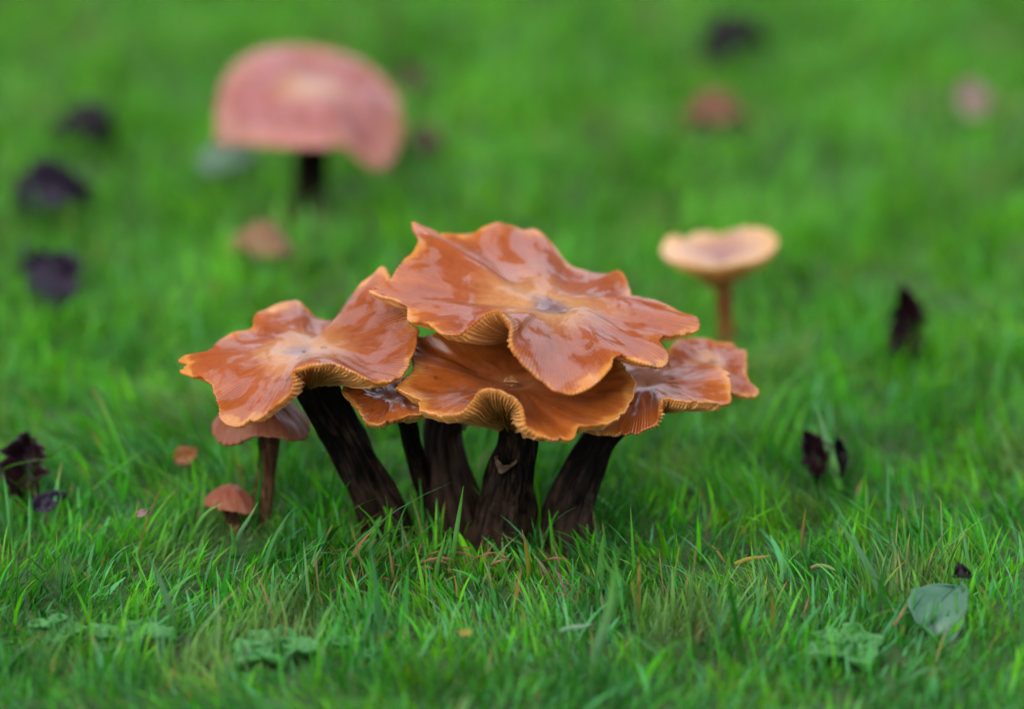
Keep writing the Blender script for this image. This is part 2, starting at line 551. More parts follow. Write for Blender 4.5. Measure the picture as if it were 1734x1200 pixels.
# ------------------------------------------------------------------ mushrooms
def build_cap(rim_spec, centre_px, y_c, base, mat, gmat, n_gill=200, rings=30, dimple=2.0, dimple_w=0.14, dome=0.0,
              flesh=9.0, lip=0.95, p_z=1.5, gill_depth=2.1, serr=0.36, stri=0.36, wob=0.8, seed=0, smooth=0.06, curl=0.0, fe=1.25):
    """Cap from its rim: rim_spec holds (pixel x, pixel y, millimetres behind the centre) at points round the rim."""
    C = at_y(centre_px[0], centre_px[1], y_c * MM)
    pts = np.array([at_y(a, b, (y_c + d) * MM) for a, b, d in rim_spec])
    # rim runs clockwise or not: make it counter-clockwise seen from above
    area = 0.5 * np.sum(pts[:, 0] * np.roll(pts[:, 1], -1) - pts[:, 1] * np.roll(pts[:, 0], -1))
    if area < 0:
        pts = pts[::-1]
    NC = n_gill * 4
    rim = catmull(pts, NC, closed=True) - C
    r = np.random.default_rng(100 + seed)
    ang = np.linspace(0, 2 * math.pi, NC, endpoint=False)
    # small raggedness of the margin
    rag = np.zeros(NC)
    for k in range(14, 60, 3):
        rag += r.normal(0, 1) * np.sin(k * ang + r.uniform(0, 6.28)) / math.sqrt(k)
    notch = np.zeros(NC)
    for _ in range(9):
        d = (ang - r.uniform(0, 2 * math.pi) + math.pi) % (2 * math.pi) - math.pi
        notch -= r.uniform(0.02, 0.055) * np.exp(-(d / r.uniform(0.015, 0.04)) ** 2)
    rim = rim * (1 + 0.010 * rag + notch)[:, None]
    rim[:, 2] += 0.00018 * np.roll(rag, 7)
    F = np.fft.rfft(rim, axis=0)
    kk = np.arange(F.shape[0])[:, None]
    tt = np.concatenate([[0.004], np.linspace(0.03, 0.9, rings - 8), np.linspace(0.925, 1.0, 7)])
    gph = np.arange(NC) % 4
    tooth = np.where(gph == 2, 1.0, np.where(gph == 0, -0.6, 0.1))
    amp_var = 0.6 + 0.4 * np.sin(7 * ang + seed) * np.sin(13 * ang + 2 * seed)
    wk = [(r.integers(2, 7), r.uniform(0, 6.28), r.uniform(3, 8), r.uniform(0, 6.28), r.normal(0, 1)) for _ in range(7)]
    wk2 = [(r.integers(9, 26), r.uniform(0, 6.28), r.uniform(5, 12), r.uniform(0, 6.28), r.normal(0, 1)) for _ in range(8)]
    top = []
    for t in tt:
        G = F * np.exp(-(kk * smooth * (1 - t) / max(t, 0.03)) ** 2)
        off = np.fft.irfft(G, NC, axis=0)
        P = off * t
        P[:, 2] = off[:, 2] * t ** p_z
        z = -dimple * MM * math.exp(-(t / dimple_w) ** 2) + dome * MM * (1 - t ** 2.4)
        z += 0.35 * MM * math.exp(-((t - 2.2 * dimple_w) / (dimple_w * 1.2)) ** 2)
        w = np.zeros(NC)
        for k, a, q, b, g in wk:
            w += g * np.sin(k * ang + a + 1.5 * np.sin(q * t + b))
        w2 = np.zeros(NC)
        for k, a, q, b, g in wk2:
            w2 += g * np.sin(k * ang + a + 2.5 * np.sin(q * t * 0.5 + b)) * math.sin(q * t + a)
        win = math.sin(math.pi * min(1, t)) ** 0.8 if t < 1 else 0
        sm = min(1.0, max(0.0, (t - 0.08) / 0.45)); sm = sm * sm * (3 - 2 * sm)
        P[:, 2] += z + (0.35 * wob * w + 0.13 * wob * w2 * sm) * MM * win * sm
        st = max(0.0, (t - 0.52) / 0.48) ** 1.2
        P[:, 2] += stri * MM * st * tooth * amp_var
        if curl:
            P[:, 2] -= curl * MM * max(0, (t - 0.7) / 0.3) ** 2
        top.append(P)
    top = np.array(top)
    radial = rim / (np.linalg.norm(rim, axis=1, keepdims=True) + 1e-9)
    top[-1] += radial * (serr * MM * tooth * amp_var)[:, None]
    top[-2] += radial * (0.4 * serr * MM * tooth * amp_var)[:, None]
    # rolled lip
    nr = len(tt)
    du = np.gradient(top, axis=0)
    dv = (np.roll(top, -1, axis=1) - np.roll(top, 1, axis=1)) / 2
    Nn = np.cross(du, dv)
    Nn /= np.linalg.norm(Nn, axis=2, keepdims=True) + 1e-12
    k7 = np.fft.rfft(Nn, axis=1)
    k7 *= np.exp(-(np.arange(k7.shape[1]) / 40.0) ** 2)[None, :, None]
    Ns = np.fft.irfft(k7, NC, axis=1)
    Ns /= np.linalg.norm(Ns, axis=2, keepdims=True) + 1e-12
    e = top[-1]; ne = Ns[-1]
    l1 = e - ne * lip * MM * 0.45 + radial * lip * MM * 0.22
    l2 = e - ne * lip * MM * 0.95 - radial * lip * MM * 0.15
    allp = np.concatenate([top, l1[None], l2[None]])
    cc = np.zeros((nr + 2, NC, 3))
    cc[..., 0] = np.cos(ang); cc[..., 1] = np.sin(ang)
    cc[:nr, :, 2] = tt[:, None]; cc[nr:, :, 2] = 1.0
    shift = C - base
    me = mesh_quads('cap', allp + shift, grid_quads(nr + 2, NC), mat)
    vec_attr(me, 'cap_coord', cc.reshape(-1, 3))
    # underside: a cone of flesh carrying gills that run down to the stem
    rows = [l2 + ne * 0.0]
    each = np.repeat(r.uniform(0.55, 1.1, n_gill), 4)
    ct = [1.0]
    for i in range(nr - 2, 0, -1):
        t = tt[i]
        if t < 0.16 and len(rows) > 4:
            break
        th = lip + flesh * (1 - t) ** fe
        blend = min(1.0, (1 - t) * 1.6)
        d = -Ns[i] * (1 - blend) + np.array([0, 0, -1.0]) * blend
        gd = gill_depth * MM * min(1.0, (1 - t) / 0.06) * (0.5 + 0.5 * min(1, (1 - t) / 0.3))
        fine = np.where(gph >= 2, 1.0, 0.0)
        big = np.where((np.arange(NC) // 4) % 2 == 0, 1.0, 0.35 + 0.65 * min(1, max(0, (t - 0.45) / 0.3)))
        rows.append(top[i] + d * (th * MM) + d * (gd * fine * big * each)[:, None])
        ct.append(t)
    rows = np.array(rows)
    gm = mesh_quads('gills', rows + shift, grid_quads(len(rows), NC), gmat, smooth=False)
    c2 = np.zeros((len(rows), NC, 3))
    c2[..., 0] = np.cos(ang); c2[..., 1] = np.sin(ang); c2[..., 2] = np.array(ct)[:, None]
    vec_attr(gm, 'cap_coord', c2.reshape(-1, 3))
    return me, gm, C


STEM_FEET = []


def build_stem(path, base, mat, seed=0, ns=46, na=44, rough=0.2):
    """path: (px, py, y mm, width px) from the foot up."""
    P = []
    for a, b, y, w in path:
        p = at_y(a, b, y * MM)
        P.append([*p, w * px_size(p) / 2])
    c = catmull(np.array(P), ns)
    STEM_FEET.append((c[0][0], c[0][1], c[0][3]))
    for k in range(0, ns // 2, 3):
        if c[k][2] < 0.02:
            STEM_FEET.append((c[k][0], c[k][1], c[k][3]))
    r = np.random.default_rng(500 + seed)
    a = np.linspace(0, 2 * math.pi, na, endpoint=False)
    tang = np.gradient(c[:, :3], axis=0)
    tang /= np.linalg.norm(tang, axis=1, keepdims=True)
    rows, cc = [], []
    wv = [(int(r.integers(2, 14)), r.uniform(0, 6.28), r.uniform(1, 5), r.uniform(0, 6.28), r.normal()) for _ in range(10)]
    for i in range(ns):
        t = tang[i]
        x = np.cross(t, [0, 1, 0]); x /= np.linalg.norm(x)
        y = np.cross(x, t)
        s = i / (ns - 1)
        d = np.zeros(na)
        for k, p1, q, p2, g in wv:
            d += g * np.sin(k * a + p1 + 0.8 * math.sin(q * s * 3 + p2)) / (1 + 0.08 * k)
        rad = c[i, 3] * (1 + rough * d * 0.5)
        rows.append(c[i, :3] + rad[:, None] * (np.cos(a)[:, None] * x + np.sin(a)[:, None] * y))
        cc.append(np.stack([np.cos(a), np.sin(a), np.full(na, s * 1.2 + seed * 3.1)], 1))
    rows = np.array(rows)
    me = mesh_quads('stem', rows - base, grid_quads(ns, na), mat)
    vec_attr(me, 'stem_coord', np.array(cc).reshape(-1, 3))
    vec_attr(me, 'stem_height', np.repeat(np.stack([np.linspace(0, 1, ns)] * 3, 1), na, 0))
    return me, c


def mushroom(label, cap, stem_path, stem_mat=None, group='mushrooms of the clump', seed=0):
    foot = stem_path[0]
    base = at_y(foot[0], foot[1], foot[2] * MM)
    base[2] = 0.0
    t = thing('mushroom', base, label, 'mushroom', group)
    cm, gm, C = build_cap(base=base, seed=seed, **cap)
    co = link('cap', cm, t)
    link('gills', gm, co)
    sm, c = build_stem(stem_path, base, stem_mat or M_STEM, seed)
    so = link('stem', sm, t)
    return t, co, so, c, base


RIM_A = [(703, 377, 26), (739, 393, 32), (771, 396, 37), (797, 395, 40), (821, 385, 42), (845, 376, 44), (883, 389, 45), (907, 387, 45),
         (936, 413, 43), (965, 448, 38), (1020, 463, 33), (1047, 459, 32), (1059, 472, 30), (1077, 500, 24), (1128, 515, 16), (1152, 530, 11),
         (1182, 538, 5), (1176, 562, 0), (1149, 565, -4), (1122, 568, -9), (1116, 577, -13), (1131, 598, -18), (1120, 620, -23),
         (1077, 611, -27), (1050, 601, -31), (1038, 604, -33), (1032, 622, -36), (999, 655, -40), (978, 665, -42), (945, 661, -44),
         (907, 635, -44), (880, 605, -42), (867, 584, -40), (869, 555, -37), (861, 539, -34), (840, 525, -32), (819, 533, -30),
         (792, 555, -29), (771, 565, -28), (744, 561, -26), (728, 547, -22), (693, 541, -15), (691, 520, -9), (667, 507, -4),
         (624, 492, 2), (653, 477, 6), (675, 451, 11), (696, 432, 16), (707, 408, 20), (700, 389, 24)]
RIM_B = [(302, 620, -4), (312, 603, 0), (346, 598, 6), (362, 584, 10), (390, 565, 16), (426, 554, 21), (431, 532, 25), (456, 521, 28),
         (481, 511, 31), (505, 511, 33), (522, 523, 34), (541, 540, 34), (571, 539, 33), (591, 510, 32), (610, 482, 30), (629, 468, 28),
         (648, 453, 25), (672, 490, 18), (692, 540, 8), (706, 565, 0), (698, 600, -8), (681, 633, -15), (665, 642, -19), (643, 647, -22),
         (624, 642, -25), (602, 631, -27), (571, 617, -29), (544, 615, -30), (516, 620, -31), (500, 625, -32), (492, 633, -33),
         (495, 650, -34), (489, 666, -34), (472, 680, -34), (445, 702, -33), (417, 716, -31), (390, 720, -28), (373, 705, -24),
         (369, 683, -20), (360, 655, -15), (340, 637, -11), (316, 635, -7)]
RIM_C = [(700, 573, 16), (699, 600, 6), (700, 629, -2), (672, 648, -8), (676, 659, -11), (708, 673, -15), (709, 681, -18), (718, 694, -22),
         (747, 701, -27), (780, 697, -30), (799, 678, -31), (812, 662, -32), (838, 657, -33), (864, 668, -34), (883, 685, -35),
         (889, 704, -36), (893, 723, -37), (915, 736, -37), (948, 744, -36), (970, 739, -34), (980, 720, -31), (1019, 717, -27),
         (1051, 701, -21), (1067, 678, -13), (1075, 652, -5), (1062, 626, 2), (1030, 600, 9), (960, 585, 13), (880, 573, 16),
         (800, 566, 17), (740, 563, 17)]
RIM_D = [(1236, 640, 0), (1237, 663, -5), (1233, 682, -9), (1197, 679, -14), (1155, 677, -17), (1125, 673, -19), (1116, 685, -21),
         (1113, 709, -23), (1104, 721, -24), (1068, 733, -25), (1020, 735, -23), (985, 725, -17), (965, 690, -8), (965, 660, 3),
         (985, 635, 13), (1030, 615, 20), (1090, 605, 24), (1134, 608, 24), (1170, 610, 20), (1203, 616, 14), (1218, 622, 9), (1232, 630, 4)]
RIM_F = [(1134, 590, 3), (1149, 576, 10), (1185, 572, 15), (1224, 580, 16), (1239, 581, 15), (1247, 590, 12), (1262, 594, 8), (1264, 612, 3),
         (1266, 640, -4), (1284, 662, -8), (1272, 672, -11), (1239, 663, -14), (1200, 655, -16), (1160, 645, -13), (1140, 625, -7), (1130, 605, -2)]
RIM_E = [(581, 660, 0), (591, 676, -5), (610, 697, -11), (620, 711, -15), (638, 717, -17), (665, 710, -18), (690, 703, -17), (722, 698, -13),
         (738, 680, -5), (735, 660, 4), (710, 645, 12), (670, 638, 16), (630, 640, 14), (598, 648, 8)]
RIM_G = [(358, 716, 0), (364, 736, -5), (376, 745, -8), (395, 746, -11), (412, 739, -13), (430, 732, -14), (472, 734, -14), (494, 738, -13),
         (517, 736, -8), (526, 722, -1), (520, 700, 7), (490, 686, 13), (445, 680, 15), (400, 684, 12), (370, 697, 6)]
RIM_H = [(345, 848, 0), (350, 855, -3), (365, 859, -5), (385, 862, -7), (405, 865, -7), (422, 868, -6), (433, 866, -3), (435, 856, 0),
         (428, 847, 4), (408, 840, 7), (385, 838, 7), (362, 839, 5), (349, 842, 3)]
RIM_I = [(366, 225, 0), (371, 242, -8), (410, 243, -20), (460, 247, -27), (510, 250, -30), (555, 249, -30), (590, 252, -28), (608, 268, -26),
         (628, 285, -23), (650, 286, -18), (666, 272, -12), (676, 245, -5), (683, 212, 2), (676, 175, 10), (655, 140, 18), (620, 108, 24),
         (570, 88, 29), (510, 78, 32), (450, 82, 30), (405, 103, 24), (378, 140, 15), (367, 185, 7)]
RIM_J = [(1123, 432, 0), (1136, 442, -6), (1158, 445, -11), (1195, 450, -14), (1225, 449, -15), (1265, 444, -13), (1296, 434, -8), (1314, 416, -1),
         (1312, 402, 5), (1290, 389, 10), (1255, 387, 13), (1222, 397, 15), (1185, 394, 14), (1158, 406, 10), (1140, 400, 7), (1122, 414, 4)]

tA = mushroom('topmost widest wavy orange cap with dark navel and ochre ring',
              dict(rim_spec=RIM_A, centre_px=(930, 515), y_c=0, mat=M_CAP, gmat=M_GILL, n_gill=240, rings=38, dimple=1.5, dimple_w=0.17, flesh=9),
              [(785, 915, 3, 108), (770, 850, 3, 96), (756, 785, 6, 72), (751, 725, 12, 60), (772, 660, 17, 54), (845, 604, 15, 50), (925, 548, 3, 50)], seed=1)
tB = mushroom('large wavy orange cap with tall pointed flap, on slanting dark stem',
              dict(rim_spec=RIM_B, centre_px=(515, 590), y_c=-5, mat=M_CAP, gmat=M_GILL, n_gill=220, rings=32, dimple=1.0, dimple_w=0.14, flesh=10),
              [(668, 912, -1, 80), (642, 850, -2, 74), (611, 790, -3, 68), (577, 722, -4, 66), (546, 672, -5, 68), (524, 628, -5, 72)], seed=2)
tC = mushroom('low front orange cap with arched edge showing pale gills, under the widest cap',
              dict(rim_spec=RIM_C, centre_px=(865, 648), y_c=-12, mat=M_CAP_LOW, gmat=M_GILL, n_gill=180, rings=34, stri=0.16, dimple=1.0, flesh=12, gill_depth=2.6),
              [(845, 918, -10, 100), (856, 850, -10, 86), (867, 790, -11, 70), (875, 735, -12, 58), (868, 690, -12, 60)], seed=3)
tD = mushroom('orange fan-shaped cap with striped margin, sheltered under the widest cap tip',
              dict(rim_spec=RIM_D, centre_px=(1095, 645), y_c=2, mat=M_CAP_LOW, gmat=M_GILL, n_gill=170, rings=26, stri=0.26, dimple=1.5, flesh=8),
              [(962, 938, -10, 84), (964, 862, -6, 80), (988, 795, -2, 64), (1018, 742, 0, 54), (1062, 690, 2, 52)], seed=4)
tF = mushroom('small pinkish cap with ragged pale edge, peeping out behind the fan-shaped cap',
              dict(rim_spec=RIM_F, centre_px=(1205, 612), y_c=22, mat=M_CAP, gmat=M_GILL, n_gill=120, rings=22, dimple=1.0, flesh=5, lip=0.7),
              [(950, 900, 12, 30), (985, 800, 13, 30), (1030, 735, 16, 28), (1110, 675, 20, 26), (1198, 640, 22, 24)], seed=5)
tE = mushroom('small orange cap tucked below the flap of the pointed cap, on thin stem',
              dict(rim_spec=RIM_E, centre_px=(660, 670), y_c=-13, mat=M_CAP_LOW, gmat=M_GILL, n_gill=120, rings=22, dimple=0.8, flesh=6, lip=0.7),
              [(745, 895, 9, 46), (724, 832, 6, 38), (702, 770, 1, 31), (689, 715, -7, 28), (668, 688, -13, 28)], seed=6)
tG = mushroom('dull brown domed cap under the pointed cap, on slim upright brown stem',
              dict(rim_spec=RIM_G, centre_px=(445, 690), y_c=5, mat=M_CAP_DULL, gmat=M_GILL_DULL, n_gill=110, rings=24, dimple=-1.0, dome=3.5, flesh=4, lip=1.6, stri=0.05, serr=0.06, wob=0.3, curl=1.0),
              [(441, 893, 12, 36), (447, 840, 10, 32), (453, 790, 8, 31), (456, 745, 6, 34), (452, 715, 5, 36)], M_STEM_BROWN, seed=7)
tH = mushroom('tiny brown bell-shaped mushroom low in the grass by a slim stem',
              dict(rim_spec=RIM_H, centre_px=(393, 846), y_c=3, mat=M_CAP_DULL, gmat=M_GILL_DULL, n_gill=70, rings=20, dimple=-0.8, dome=4.2, flesh=2, lip=0.7, gill_depth=0.6, stri=0.03, serr=0.03, wob=0.15, curl=0.4),
              [(398, 905, 3, 24), (396, 885, 3, 22), (392, 868, 3, 24), (392, 855, 3, 26)], M_STEM_BROWN, seed=8)
pI = at_z(520, 375)
YI = pI[1] / MM
tI = mushroom('large blurred pinkish dome mushroom standing alone behind the clump',
              dict(rim_spec=RIM_I, centre_px=(528, 172), y_c=YI, mat=M_CAP_FAR, gmat=M_GILL, n_gill=150, rings=26, dimple=0.6, dome=5.0, flesh=5, lip=1.2, p_z=2.0, wob=1.5),
              [(522, 385, YI, 66), (522, 330, YI, 52), (525, 270, YI, 48), (528, 215, YI, 50)], seed=9, group='mushrooms standing apart')
pJ = at_z(1228, 600)
YJ = pJ[1] / MM
tJ = mushroom('blurred small pale funnel mushroom on thin tan stem, standing alone',
              dict(rim_spec=RIM_J, centre_px=(1222, 428), y_c=YJ, mat=M_CAP_PALE, gmat=M_GILL_PALE, n_gill=110, rings=22, dimple=2.5, dimple_w=0.3, flesh=10, lip=0.9, fe=0.85, gill_depth=1.0),
              [(1229, 610, YJ, 30), (1228, 560, YJ, 27), (1226, 510, YJ, 26), (1223, 470, YJ, 34)], M_STEM_TAN, seed=10, group='mushrooms standing apart')


def surface_patch(stem_centre, k0, k1, a0, a1, base, tipdown=0.5, nu=8, nv=9, lift=0.0006):
    """A torn scrap lying round a stem between rows k0..k1 and angles a0..a1, its lower edge in a point."""
    P = np.zeros((nu, nv, 3))
    tang = np.gradient(stem_centre[:, :3], axis=0)
    tang /= np.linalg.norm(tang, axis=1, keepdims=True)
    for j in range(nv):
        v = j / (nv - 1)
        low = k0 + (k1 - k0) * (abs(v - tipdown) * 1.7) ** 1.2
        low = min(low, k1 - 0.8)
        for i in range(nu):
            u = i / (nu - 1)
            k = low + (0.35 + 2.6 * max(0, 1 - 2.6 * abs(v - tipdown)) + 0.2 * math.sin(19 * v)) * u * (k1 - k0) / 6.0
            i0 = int(np.clip(math.floor(k), 0, len(stem_centre) - 2)); f = k - i0
            c = stem_centre[i0] * (1 - f) + stem_centre[i0 + 1] * f
            t = tang[i0]
            x = np.cross(t, [0, 1, 0]); x /= np.linalg.norm(x)
            y = np.cross(x, t)
            a = a0 + (a1 - a0) * v
            rad = c[3] * 1.10 + lift * (1 + 1.6 * (1 - u))
            P[i, j] = c[:3] + rad * (math.cos(a) * x + math.sin(a) * y) - base
    return P


# the camera side of a stem lies at angle -90 degrees of its ring
def scrap(tpl, k0, k1, a0, a1, tip=0.5, label=None):
    t, co, so, c, base = tpl
    P = surface_patch(c, k0, k1, math.radians(a0), math.radians(a1), base, tip)
    o = link('veil_scrap', sheet('veil_scrap', P, 0.0004, M_SCRAP), so)
    if label:
        o['label'] = label
    return o


# ------------------------------------------------------------------ grass
def blade_colours(n, x, y, r):
    f = F_COL(x, y)
    g = np.stack([np.full(n, 0.048), np.full(n, 0.345), np.full(n, 0.010)], 1)
    yel = np.array([0.115, 0.43, 0.010]); blu = np.array([0.10, 0.37, 0.15]); dk = np.array([0.018, 0.17, 0.010])
    u = np.clip(0.5 + 0.34 * f + r.normal(0, 0.28, n), 0, 1)[:, None]
    c = np.where(u > 0.5, g + (yel - g) * (u - 0.5) * 2, dk + (g - dk) * u * 2)
    b = (r.random(n) < 0.22 + 0.3 * np.clip((-y - 0.02) / 0.12, 0, 1))[:, None] * r.uniform(0.3, 1, n)[:, None]
    c = c + (blu - c) * b
    # yellower further up the lawn, with worn olive patches and dark lush ones
    far = np.clip((y - 0.04) / 0.25, 0, 1)[:, None]
    c = c + (np.array([0.115, 0.42, 0.010]) - c) * 0.45 * far
    ol = np.clip(F_DRY(x, y) - 0.75, 0, 1)[:, None] * 0.55
    c = c + (np.array([0.17, 0.27, 0.075]) - c) * ol
    lush = np.clip(F_LEN(x, y) * 0.5, 0, 1)[:, None]
    c = c * (1 - 0.35 * lush)
    return c * (0.84 * r.uniform(0.55, 1.4, n))[:, None]


def make_blades(x, y, L, w, r, segs, fold, lean=0.55, dry=None, extra_lean=None):
    n = len(x)
    z = ground_h(x, y) - 0.001
    lx = 0.9 * F_LEAN1(x, y) + r.normal(0, 1.1, n)
    ly = 0.9 * F_LEAN2(x, y) + r.normal(0, 1.1, n)
    a = np.arctan2(ly, lx)
    mag = np.clip(np.hypot(lx, ly) * 0.35, 0.05, 1.3) * lean * r.uniform(0.4, 1.5, n)
    cur = r.uniform(0.0, 0.9, n) * lean * 1.2
    dirx, diry = np.cos(a), np.sin(a)
    tw = a + math.pi / 2 + r.normal(0, 0.7, n)
    s = np.linspace(0, 1, segs + 1)
    rows = []
    for k, q in enumerate(s):
        out = (mag * q + cur * q * q) * L
        up = L * (q - 0.42 * np.clip(mag + cur, 0, 1.6) * q * q * 0.8)
        cx = x + dirx * out; cy = y + diry * out; cz = z + up
        ww = w * (0.75 + 0.5 * q - 1.25 * q ** 2.6) * 0.5
        ww = np.maximum(ww, w * 0.02)
        tq = tw + 0.5 * q * r.normal(0, 0.6, n)
        sx, sy = np.cos(tw) * ww, np.sin(tw) * ww
        l = np.stack([cx - sx, cy - sy, cz], 1)
        rr = np.stack([cx + sx, cy + sy, cz], 1)
        if fold:
            m = np.stack([cx - dirx * ww * 0.55, cy - diry * ww * 0.55, cz - ww * 0.25], 1)
            rows.append(np.stack([l, m, rr], 1))
        else:
            rows.append(np.stack([l, rr], 1))
    V = np.stack(rows, 1)                      # n, segs+1, c, 3
    c = V.shape[2]
    per = (segs + 1) * c
    base = (np.arange(n) * per)[:, None, None]
    i = np.arange(segs)[None, :, None]; j = np.arange(c - 1)[None, None, :]
    a0 = base + i * c + j
    Q = np.stack([a0, a0 + 1, a0 + c + 1, a0 + c], -1).reshape(-1, 4)
    colr = blade_colours(n, x, y, r)
    if dry is not None:
        straw = np.stack([r.uniform(0.13, 0.28, n), r.uniform(0.115, 0.25, n), r.uniform(0.045, 0.10, n)], 1)
        colr = np.where(dry[:, None], straw, colr)
    tipdry = (r.random(n) < 0.06)
    Cv = np.repeat(colr[:, None, :], segs + 1, 1)
    root = np.clip(1 - s / 0.25, 0, 1)[None, :, None]
    Cv = Cv + (np.array([0.20, 0.22, 0.09]) - Cv) * root * 0.45
    tip = (np.clip((s - 0.7) / 0.3, 0, 1)[None, :, None]) * tipdry[:, None, None]
    Cv = Cv + (np.array([0.34, 0.20, 0.07]) - Cv) * tip
    Cv = np.repeat(Cv[:, :, None, :], c, 2).reshape(-1, 3)
    return V.reshape(-1, 3), Q, Cv


def clear_of_stems(x, y, L):
    ok = np.ones(len(x), bool)
    for sx, sy, sr in STEM_FEET:
        ok &= (x - sx) ** 2 + (y - sy) ** 2 > (sr * 1.0) ** 2
    return ok


def grass_batch(x0, x1, y0, y1, dens, lmean, wmean, segs, fold, seed, hole=None, lsig=0.38, drymul=1.0):
    r = np.random.default_rng(seed)
    n = int((x1 - x0) * (y1 - y0) * dens)
    x = r.uniform(x0, x1, n); y = r.uniform(y0, y1, n)
    # tufts
    k = r.random(n) < 0.55
    tx = r.uniform(x0, x1, n // 9 + 1); ty = r.uniform(y0, y1, n // 9 + 1)
    ti = r.integers(0, len(tx), n)
    x = np.where(k, tx[ti] + r.normal(0, 0.004, n), x)
    y = np.where(k, ty[ti] + r.normal(0, 0.004, n), y)
    if hole:
        keep = ~((x > hole[0]) & (x < hole[1]) & (y > hole[2]) & (y < hole[3]))
        x, y = x[keep], y[keep]
    n = len(x)
    L = lmean * np.exp(r.normal(0, lsig, n)) * (1 + 0.18 * F_LEN(x, y))
    # worn, strawy patch in front of the clump
    d = ((x - 0.005) / 0.06) ** 2 + ((y + 0.028) / 0.02) ** 2
    worn = np.exp(-d)
    L *= (1 - 0.36 * worn)
    under = np.exp(-(x / 0.075) ** 2 - ((y - 0.005) / 0.03) ** 2)
    L = np.clip(L * (1 + 0.25 * under), 0.004, np.where(under > 0.2, 0.026, 0.05))
    for gx_, gy2 in ((441, 893), (398, 905)):
        q = at_z(gx_, gy2)
        L *= 1 - 0.45 * np.exp(-((x - q[0]) / 0.012) ** 2 - ((y - q[1] + 0.012) / 0.016) ** 2)
    dry = r.random(n) < (0.010 + 0.03 * np.clip(F_DRY(x, y) - 0.6, 0, 1) + 0.42 * worn) * drymul
    w = wmean * np.exp(r.normal(0, 0.33, n))
    keep = clear_of_stems(x, y, L)
    x, y, L, w, dry = (q[keep] for q in (x, y, L, w, dry))
    return make_blades(x, y, L, w, r, segs, fold, dry=dry, lean=0.47)


def join_batches(bs):
    V, Q, Cc = [], [], []
    off = 0
    for v, q, c in bs:
        V.append(v); Q.append(q + off); Cc.append(c); off += len(v)
    return np.concatenate(V), np.concatenate(Q), np.concatenate(Cc)


NEAR = (-0.21, 0.24, -0.24, 0.20)
MID = (-0.34, 0.38, -0.30, 0.75)
FAR = (-0.75, 0.75, -0.60, 1.45)
batches = [
    grass_batch(*NEAR, 150000, 0.0098, 0.0008, 5, True, 21, drymul=0.6),
    grass_batch(*NEAR, 170000, 0.0056, 0.0008, 3, False, 22, lsig=0.3),
    grass_batch(*NEAR, 6000, 0.017, 0.0013, 6, True, 23, lsig=0.25, drymul=0.15),
    grass_batch(-0.055, 0.05, -0.036, -0.004, 90000, 0.015, 0.0011, 6, True, 27, lsig=0.25, drymul=0.3),
    grass_batch(*MID, 110000, 0.0105, 0.0011, 4, False, 24, hole=NEAR, drymul=0.5),
    grass_batch(*MID, 4500, 0.016, 0.0015, 4, True, 25, hole=NEAR, lsig=0.25, drymul=0.15),
    grass_batch(*FAR, 42000, 0.012, 0.0018, 3, False, 26, hole=MID),
]
V, Q, Cc = join_batches(batches)
gme = mesh_quads('grass', V, Q, M_BLADE)
col_attr(gme, 'blade_colour', Cc)
grass = link('grass', gme)
grass['kind'] = 'stuff'
tag(grass, 'short wet green lawn grass covering the ground', 'grass')



# ------------------------------------------------------------------ single blades that stand out
def ribbon(name, pts, width_px, colours, label, cat='grass blade', group='grass blades that stand out', twist=0.3, n=14, face=1.0):
    """pts: (px, py, y mm) from root to tip; a folded, tapering blade."""
    P = np.array([at_y(a, b, y * MM) for a, b, y in pts])
    base = P[0].copy()
    w = width_px * px_size(P[len(P) // 2]) / 2
    c = catmull(P, n)
    tang = np.gradient(c, axis=0); tang /= np.linalg.norm(tang, axis=1, keepdims=True)
    view = FWD
    G = np.zeros((n, 5, 3))
    for i in range(n):
        q = i / (n - 1)
        sd = np.cross(tang[i], view); sd /= np.linalg.norm(sd)
        nn = np.cross(sd, tang[i])
        ang = twist * (q - 0.3) * 2
        sd2 = sd * math.cos(ang) + nn * math.sin(ang)
        n2 = np.cross(sd2, tang[i])
        ww = max(w * (0.7 + 0.55 * q - 1.25 * q ** 2.8), w * 0.03)
        for j, v in enumerate((-1, -0.5, 0, 0.5, 1)):
            G[i, j] = c[i] + sd2 * ww * v - n2 * ww * 0.35 * (1 - abs(v))
    me = sheet(name, G - base, 0.00012, M_BLADE)
    cols = np.array([np.interp(np.linspace(0, 1, n), np.linspace(0, 1, len(colours)), [cc[k] for cc in colours]) for k in range(3)]).T
    cv = np.repeat(cols, 5, 0) * 0.8
    col_attr(me, 'blade_colour', np.concatenate([cv, cv]))
    o = link(name, me, None, base)
    return tag(o, label, cat, group)


GR = (0.075, 0.32, 0.02); PALE = (0.16, 0.42, 0.10); DKG = (0.02, 0.13, 0.012); WHITE = (0.45, 0.42, 0.34); YEL = (0.36, 0.30, 0.04); STRAW = (0.32, 0.24, 0.10); BLUE = (0.16, 0.36, 0.17)


def gy_(px, py, lift=0.0):
    return at_z(px, py, lift)[1] / MM


def gb(label, px0, py0, pts, w, cols, dy=-2, **kw):
    """Root on the ground under (px0, py0); the other points keep near that depth."""
    y0 = gy_(px0, py0, 0.0)
    ribbon('grass_blade', [(px0, py0, y0)] + [(a, b, y0 + dy * (i + 1)) for i, (a, b) in enumerate(pts)], w, cols, label, **kw)


